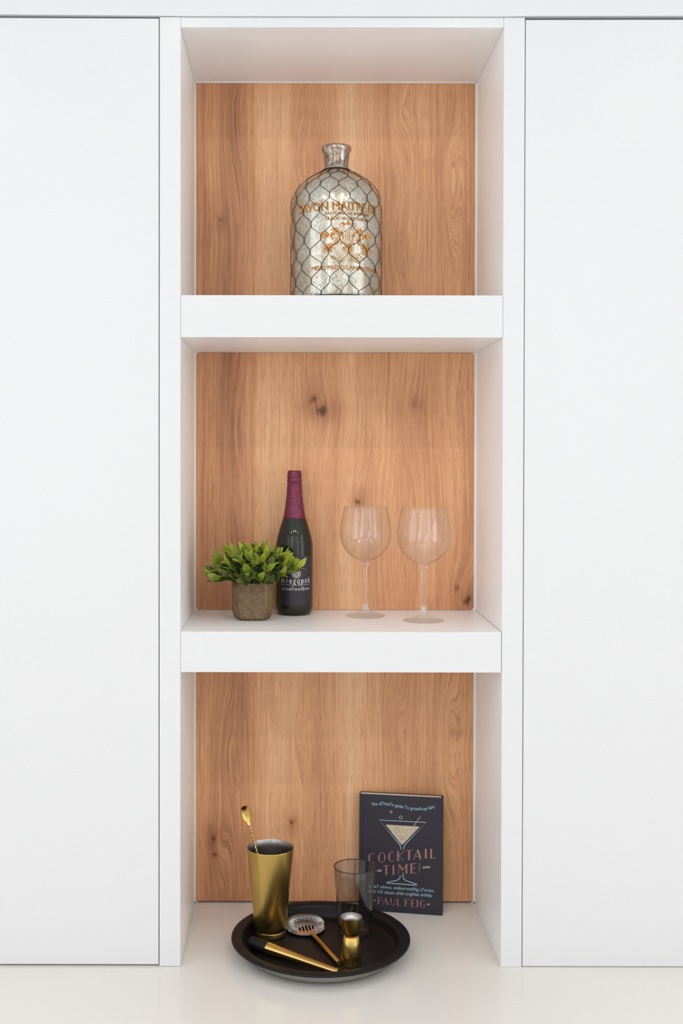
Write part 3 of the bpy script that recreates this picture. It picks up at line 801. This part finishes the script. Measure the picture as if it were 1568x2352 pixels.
MB().lathe([(0, .0044), (.140, .0044), (.1475, .0062), (.1500, .0120), (.1530, .0228), (.1600, .0252), (.1700, .0262), (.1722, .0282), (.1718, .0302), (.1690, .0312), (.1600, .0312), (.1540, .0305), (.1512, .0285), (.1496, .0240), (.1470, .0130), (.1440, .0078), (.1400, TF), (0, TF)], 96).build('dish', M['tray'], tray)
st_ = MB().lathe([(0, .0003), (.128, .0003), (.1335, .0008), (.1375, .0032), (.1405, .0045), (.1478, .0064), (.1502, .0118), (.1526, .0220)], 96).build('underside', M['steel'], tray)
st_['label'] = 'brushed steel underside'

# cocktail tin
tin = tag(empty('cocktail_tin', (-.1337, .1270, TF)), 'tall brushed brass cocktail tin holding a spoon', 'tin')
tz = .1745
MB().lathe([(.0300, .0125), (.0312, .0135), (.0330, .030), (.0360, .066), (.0400, .110), (.0452, .160), (.0462, tz - .001), (.0463, tz), (.0460, tz + .0006)], 72).build('body', M['brass'], tin)
MB().lathe([(0, .0003), (.0288, .0003), (.0302, .0014), (.0306, .0060), (.0308, .0118), (.0302, .0130), (.0298, .0136)], 72).build('base_ring', M['brass'], tin)
ln = MB().lathe([(.0460, tz + .0006), (.0455, tz - .0004), (.0444, .160), (.0392, .110), (.0352, .066), (.0322, .030), (.0304, .016), (0, .016)], 72).build('lining', M['steel'], tin)
ln['label'] = 'brushed steel lining'

# bar spoon standing in the tin
spn = tag(empty('bar_spoon', (-.1337, .1270, TF + .018)), 'gold bar spoon with twisted handle standing in the brass tin', 'spoon')
S_base = Vector((.014, -.004, .0)); S_top = Vector((-.0420, .0000, .2010))
# lean chosen so that the handle rests on the tin's rim at the left back
pts = [S_base.lerp(S_top, i / 70) for i in range(71)]
MB().tube(pts, [.0021] * 66 + [.0019, .0017, .0016, .0016, .0017], 4, twist=.62, square=True).build('twisted_handle', M['gold'], spn)
ax = (S_top - S_base).normalized(); fw = Vector((.12, -1, .10)); fw = (fw - ax * fw.dot(ax)).normalized(); sd = ax.cross(fw)
vs_, fs_ = [], []
nu, nv = 24, 8
for layer in (0, 1):
    for j in range(nv + 1):
        rr = j / nv
        for i in range(nu):
            a = 2 * PI * i / nu
            lx = math.cos(a) * .0122 * rr * (1 - .12 * math.sin(a) * -1); lz = math.sin(a) * .0200 * rr
            if math.sin(a) < 0: lx *= (1 - .35 * abs(math.sin(a)) ** 2 * rr)
            dp = -(1 - rr * rr) * .0062 - layer * .0009
            vs_.append(S_top + ax * (.0190 + lz) + sd * lx + fw * (dp + .0015))
N1 = (nv + 1) * nu
for layer in (0, 1):
    o0 = layer * N1
    for j in range(nv):
        for i in range(nu):
            i2 = (i + 1) % nu
            f_ = (o0 + j * nu + i, o0 + j * nu + i2, o0 + (j + 1) * nu + i2, o0 + (j + 1) * nu + i)
            fs_.append(f_ if layer == 0 else f_[::-1])
for i in range(nu):
    i2 = (i + 1) % nu
    fs_.append((nv * nu + i, nv * nu + i2, N1 + nv * nu + i2, N1 + nv * nu + i))
mb = MB().add(vs_, fs_); mb.smooth = True
mb.build('spoon_bowl', M['gold'], spn, auto=math.radians(50))

# smoky mixing glass
tg = tag(empty('mixing_glass', (.0333, .1340, TF)), 'smoky glass tumbler with dark rim on the tray before the book', 'glass')
tgz = .1345
MB().lathe([(0, .0004), (.0285, .0004), (.0318, .0016), (.0328, .0050), (.0335, .0200), (.0362, .0600), (.0395, .1050), (.0414, tgz - .0012), (.0414, tgz - .0008)], 72).build('outer_wall', M['smoke_glass'], tg)
MB().lathe([(.0398, tgz - .0008), (.0398, tgz - .0012), (.0379, .1050), (.0346, .0600), (.0318, .0200), (.0306, .0110), (.0280, .0085), (0, .0080)], 72).build('inner_wall', M['smoke_glass'], tg)
MB().lathe([(.0414, tgz - .0010), (.0416, tgz), (.0406, tgz + .0007), (.0396, tgz), (.0398, tgz - .0010)], 72).build('rim', M['smoke_rim'], tg)

# jigger
jg = tag(empty('jigger', (.0199, .0035, TF)), 'brass double-cone jigger standing at the front of the tray', 'jigger')
MB().lathe([(0, .0150), (.0185, .0005), (.0203, .0002), (.0205, .0010), (.0188, .0180), (.0165, .0360), (.0145, .0512), (.0138, .0520), (0, .0525)], 48).build('lower_cone', M['brass'], jg, auto=math.radians(50))
MB().lathe([(0, .0522), (.0120, .0522), (.0140, .0545), (.0150, .0600), (.0172, .0720), (.0205, .0868), (.0206, .0872)], 48).build('upper_cup', M['brass'], jg)
MB().lathe([(.0206, .0872), (.0201, .0872), (.0168, .0722), (.0145, .0604), (.0120, .0565), (0, .0560)], 48).build('cup_lining', M['steel'], jg)

# hawthorne strainer
sx, sy = -.0640, .1515
srz = math.atan2(.359, .933)
sr = tag(empty('cocktail_strainer', (sx, sy, TF), srz), 'cocktail strainer with coiled spring and brass handle lying on the tray', 'strainer')
cu = bpy.data.curves.new('plate', 'CURVE'); cu.dimensions = '2D'; cu.fill_mode = 'BOTH'; cu.extrude = .0005; cu.resolution_u = 2
def spline(pts):
    s_ = cu.splines.new('POLY'); s_.points.add(len(pts) - 1); s_.use_cyclic_u = True
    for p_, c_ in zip(s_.points, pts): p_.co = (c_[0], c_[1], 0, 1)
spline([(.0388 * math.cos(2 * PI * k / 64), .0388 * math.sin(2 * PI * k / 64)) for k in range(64)])
for k, L in ((-2, .016), (-1, .024), (0, .026), (1, .024), (2, .016)):
    cx_ = k * .0070; a_ = math.radians(0)
    spline([(cx_ + dx * .0017 + dy * L * .12, dy * L * .5 - .006) for dx, dy in ((-1, -1), (1, -1), (1, 1), (-1, 1))])
to = bpy.data.objects.new('tmp', cu); COL.objects.link(to); bpy.context.view_layer.update()
pm_ = bpy.data.meshes.new_from_object(to.evaluated_get(bpy.context.evaluated_depsgraph_get()))
bpy.data.objects.remove(to); bpy.data.curves.remove(cu)
pm_.name = 'plate'; pm_.materials.clear(); pm_.materials.append(M['chrome'])
po = bpy.data.objects.new('plate', pm_); COL.objects.link(po); po.parent = sr; po.location = (0, 0, .0052)
pts = []
turns, N = 44, 44 * 14
for i in range(N + 1):
    f = i / N; a = math.radians(-32 + 244 * f); b = 2 * PI * turns * f
    rr = .0310 + .0066 * math.cos(b); pts.append((rr * math.cos(a), rr * math.sin(a), .0130 + .0066 * math.sin(b)))
MB().tube(pts, .00062, 5).build('spring', M['chrome'], sr)
hd = MB().tube([(0, -.036, .0056), (0, -.046, .0062), (0, -.100, .0056), (0, -.168, .0052), (0, -.1695, .0052)], [.0034, .0046, .0047, .0048, .0042], 16)
hd.build('handle', M['gold'], sr, auto=math.radians(40))
tp = MB().box(-.0060, .0060, -.040, -.028, .0056, .0066).build('handle_clip', M['chrome'], sr)
for sg in (-1, 1):
    MB().tube([(sg * .0385, .0, .0052), (sg * .043, .0, .0056), (sg * .046, .003, .0052)], [.003, .0028, .0024], 8).build('ear', M['chrome'], sr) if False else None

# muddler
A0, A1 = Vector((-.1690, .0640, TF + .0122)), Vector((-.0065, -.0500, TF + .0068))
ml = math.atan2((A1 - A0).y, (A1 - A0).x)
md = tag(empty('muddler', (A0.x, A0.y, TF)), 'brass muddler with black head lying at the front of the tray', 'muddler')
dv = A1 - A0; L_ = dv.length; dn = dv.normalized()
at_ = lambda t: (Vector((0, 0, A0.z - TF)) + dv * t)
MB().tube([at_(t) for t in (-.004, 0.0, .01, .19, .20)], [.0085, .0112, .0120, .0119, .0113], 24).build('head', M['tray'], md, auto=math.radians(50))
MB().tube([at_(t) for t in (.195, .20, .30, .45, .60, .75, .90, .985, 1.0)], [.0100, .0113, .0106, .0092, .0078, .0070, .0066, .0064, .0050], 24).build('handle', M['gold'], md, auto=math.radians(50))

# ------------------------------------------------------------------ book
M['cover'] = mat('charcoal cloth cover', lin(50, 47, 56), rough=0.55, spec=0.35)
nt = NT(M['cover']); nt.bump(nt.noise(nt.obj(), 1400, 2), 0.12, 0.0003)
M['cover_edge'] = mat('black cover edge', lin(22, 20, 22), rough=0.5)
M['pages'] = mat('white paper', lin(226, 222, 214), rough=0.8)
nt = NT(M['pages']); x, y, z = nt.sep(nt.obj()); nt.bump(nt.noise(y, 2500, 1, dim='1D'), 0.4, 0.0004)
M['blue_print'] = mat('pale blue print', lin(158, 200, 216), rough=0.5)
M['cream_print'] = mat('cream foil print', lin(196, 178, 152), rough=0.45)
nt = NT(M['cream_print']); nt.color(nt.ramp(nt.noise(nt.obj(), 160, 4), [(0.3, lin(178, 160, 136)), (0.7, lin(208, 192, 168))]))
M['rose_print'] = mat('rose foil print', lin(168, 112, 112), rough=0.35, metal=0.3)
nt = NT(M['rose_print']); nt.color(nt.ramp(nt.noise(nt.obj(), 45, 2), [(0.38, lin(176, 112, 122)), (0.62, lin(172, 132, 108))]))
M['dark_print'] = mat('grey print', lin(92, 82, 72), rough=0.5)
M['gold_edge'] = mat('gold spine foil', lin(150, 126, 70), rough=0.4, metal=0.6)
BW, BH, BT = .1745, .2425, .0225
brz = math.atan2(.236 - .265, .222 - .050)
bk = empty('cookbook', (.050, .2655, .0005), brz)
bk.rotation_euler = Euler((math.radians(-2.4), 0, brz), 'XYZ')
tag(bk, 'dark hardcover cocktail book leaning upright against the oak back', 'book')
fc = MB().box(.0085, BW, 0, .0028, 0, BH).build('front_cover', M['cover'], bk, bevel=.0006)
MB().box(.0070, .0088, .0009, .0026, .0003, BH - .0003).build('hinge', M['cover'], bk)
MB().box(.0008, .0072, .0001, .0028, 0, BH).build('front_board', M['cover'], bk, bevel=.0005)
MB().box(.0008, BW, BT - .0028, BT, 0, BH).build('back_cover', M['cover_edge'], bk, bevel=.0006)
sp = MB().prism([(-.0004, 0), (.0012, 0), (.0012, BH), (-.0004, BH)], .0006, BT - .0004).build('spine', M['cover_edge'], bk)
mb = MB()
for k in range(26): mb.box(-.0009, -.0003, .004 + (k % 3) * .003, .0065 + (k % 3) * .004, .018 + k * .0078, .0205 + k * .0078)
mb.build('spine_print', M['gold_edge'], sp)
MB().box(.0016, BW - .004, .0030, BT - .0030, .003, BH - .0012).build('page_block', M['pages'], bk)

# cover print: layout grid 1225 wide x 1700 high, origin at the cover's top left
def lay(px, py):
    s_ = (px - 205) / 1225.0
    top = 168 + 45 * s_; bot = 1885 + 25 * s_
    return s_ * BW, BH * (1 - (py - top) / (bot - top))
def printed(mb, name, m, dy=-.00025):
    mb.smooth = False
    mb.map(lambda x, y, z: (lay(x, z)[0], dy, lay(x, z)[1]))
    # layout y runs downwards, so turn the faces round to look outwards
    mb.f = [tuple(reversed(f)) for f in mb.f]
    return mb.build(name, m, fc)
# stroke letters (0..1 across, 0..1 down); w: H heavy, T thin
HV, TN = 'H', 'T'
def circ(cx, cy, rx, ry, a0, a1, n=20):
    return [(cx + rx * math.cos(math.radians(a0 + (a1 - a0) * i / n)), cy - ry * math.sin(math.radians(a0 + (a1 - a0) * i / n))) for i in range(n + 1)]
GL = {
 'C': [(circ(.55, .5, .5, .5, 50, 310), TN), (circ(.55, .5, .40, .46, 130, 232), HV)],
 'O': [(circ(.5, .5, .48, .5, 0, 360, 28), TN), (circ(.5, .5, .38, .44, 140, 220), HV), (circ(.5, .5, .40, .46, -25, 25), TN)],
 'K': [([(.12, 0), (.12, 1)], HV), ([(1, 0), (.25, .5), (1, 1)], TN)],
 'T': [([(0, .02), (1, .02)], TN), ([(.5, .02), (.5, 1)], HV)],
 'A': [([(.0, 1), (.55, 0)], TN), ([(.52, .02), (.92, 1)], HV), ([(.25, .68), (.75, .68)], TN)],
 'I': [([(.5, 0), (.5, 1)], HV)],
 'L': [([(.14, 0), (.14, 1)], HV), ([(.14, .98), (1, .98)], TN)],
 'M': [([(.02, 1), (.08, 0)], TN), ([(.08, .02), (.52, .62)], HV), ([(.52, .62), (.92, .02)], TN), ([(.92, 0), (.92, 1)], HV)],
 'E': [([(.14, 0), (.14, 1)], HV), ([(.14, .02), (1, .02)], TN), ([(.14, .5), (.85, .5)], TN), ([(.14, .98), (1, .98)], TN)],
 '!': [([(.5, 0), (.5, .80)], TN), ([(.5, .93), (.5, 1)], TN)],
 'P': [([(.10, 0), (.10, 1)], HV), ([(.1, .02)] + circ(.5, .27, .48, .25, 90, -90, 12) + [(.1, .52)], TN)],
 'U': [([(.12, 0), (.12, .6)], HV), ([(.12, .5)] + circ(.54, .62, .42, .38, 180, 360, 14) + [(.96, 0)], TN)],
 'F': [([(.14, 0), (.14, 1)], HV), ([(.14, .02), (1, .02)], TN), ([(.14, .5), (.85, .5)], TN)],
 'G': [(circ(.52, .5, .5, .5, 50, 350), TN), (circ(.52, .5, .40, .46, 130, 232), HV), ([(.62, .55), (1.0, .55), (1.0, .8)], TN)],
}
def letter(mb, ch, x0, x1, y0, y1, hv, tn, slant=0.0):
    for pts, w in GL[ch]:
        mb.ribbon([(x0 + (x1 - x0) * a, y0 + (y1 - y0) * b + slant * ((x1 - x0) * (a - .5))) for a, b in pts], hv if w == HV else tn)
ti = MB()
for ch, x0, x1, y0, y1 in (('C', 335, 432, 1042, 1188), ('O', 482, 592, 1030, 1172), ('C', 630, 725, 1012, 1155), ('K', 765, 862, 996, 1140), ('T', 893, 985, 980, 1122),
                           ('A', 1005, 1118, 966, 1112), ('I', 1164, 1202, 955, 1096), ('L', 1248, 1332, 948, 1088),
                           ('T', 560, 650, 1214, 1358), ('I', 690, 730, 1203, 1346), ('M', 780, 912, 1186, 1328), ('E', 960, 1046, 1170, 1314), ('!', 1080, 1104, 1162, 1302)):
    letter(ti, ch, x0, x1, y0, y1, 25, 8, -.10)
printed(ti, 'title_lettering', M['rose_print'])
db = MB()
for y0 in (1285, 1303): db.ribbon([(470, y0 + 4), (537, y0 - 4)], 9)
for y0 in (1212, 1228): db.ribbon([(1138, y0 + 6), (1245, y0 - 6)], 9)
for y0 in (1750, 1765): db.ribbon([(1204, y0), (1244, y0)], 8); db.ribbon([(428, y0 - 25), (446, y0 - 25)], 8)
printed(db, 'printed_dashes', M['cream_print'])
au = MB()
for ch, x0, x1, y0, y1 in (('P', 486, 552, 1684, 1786), ('A', 556, 638, 1686, 1790), ('U', 668, 738, 1688, 1794), ('L', 768, 822, 1690, 1796), ('F', 880, 942, 1694, 1800), ('E', 972, 1032, 1698, 1804), ('I', 1048, 1078, 1700, 1806), ('G', 1104, 1172, 1702, 1810)):
    letter(au, ch, x0, x1, y0, y1, 17, 6, .03)
printed(au, 'author_lettering', M['rose_print'])
def blurb(txt, x0, x1, size, yfun, name, bold=2.0):
    mb = text_mb(txt, size, align='LEFT', bold=bold, spacing=1.0, res=2)
    xs = [v[0] for v in mb.v]; a, b = min(xs), max(xs)
    def fn(x, y, z):
        X = x0 + (x - a) / (b - a) * (x1 - x0)
        return (X, 0, yfun(X) - z)
    mb.map(fn); printed(mb, name, M['blue_print'])
def wave(X):
    pts = [(380, 350), (470, 332), (560, 326), (650, 336), (740, 352), (850, 372), (950, 388), (1060, 398), (1140, 396), (1220, 384), (1305, 366)]
    for (a, ya), (b, yb) in zip(pts, pts[1:]):
        if X <= b: return ya + (yb - ya) * (X - a) / (b - a)
    return pts[-1][1]
blurb('The ulTimaTe guide To growN-up fuN', 380, 1302, 68, wave, 'printed_words', 0.0)
blurb('greaT advice, embarrassiNg sTories,', 345, 1306, 64, lambda X: 1548 + (X - 450) * .030, 'printed_words', 0.0)
blurb('aNd 125 classic aNd origiNal driNks', 338, 1278, 64, lambda X: 1624 + (X - 450) * .030, 'printed_words', 0.0)
gl = MB()
gl.ribbon([(818, 975), (816, 945), (806, 915), (785, 885), (497, 550), (1187, 571), (905, 868), (878, 905), (862, 940), (857, 970)], 10)
gl.ribbon([(812, 1352), (808, 1380), (795, 1405), (765, 1425), (612, 1462), (612, 1472), (1040, 1486), (1054, 1478), (1048, 1470), (900, 1428), (866, 1405), (852, 1378), (850, 1312)], 10)
printed(gl, 'glass_outline', M['blue_print'])
printed(MB().poly([(590, 615), (1092, 634), (852, 892), (834, 905), (818, 896)]), 'drink_shape', M['cream_print'], -.0002)
printed(MB().ribbon([(1002, 630), (1100, 487)], 13), 'straw', M['rose_print'], -.0003)
bb = MB().ribbon(circ(672, 427, 15, 15, 0, 360, 20), 7).ribbon(circ(815, 506, 22, 22, 0, 360, 24), 7)
printed(bb, 'bubbles', M['cream_print'])
bb = MB().ribbon(circ(757, 697, 32, 33, 0, 360, 24), 4).ribbon(circ(835, 806, 23, 23, 0, 360, 20), 4)
printed(bb, 'drink_bubbles', M['dark_print'], -.00035)
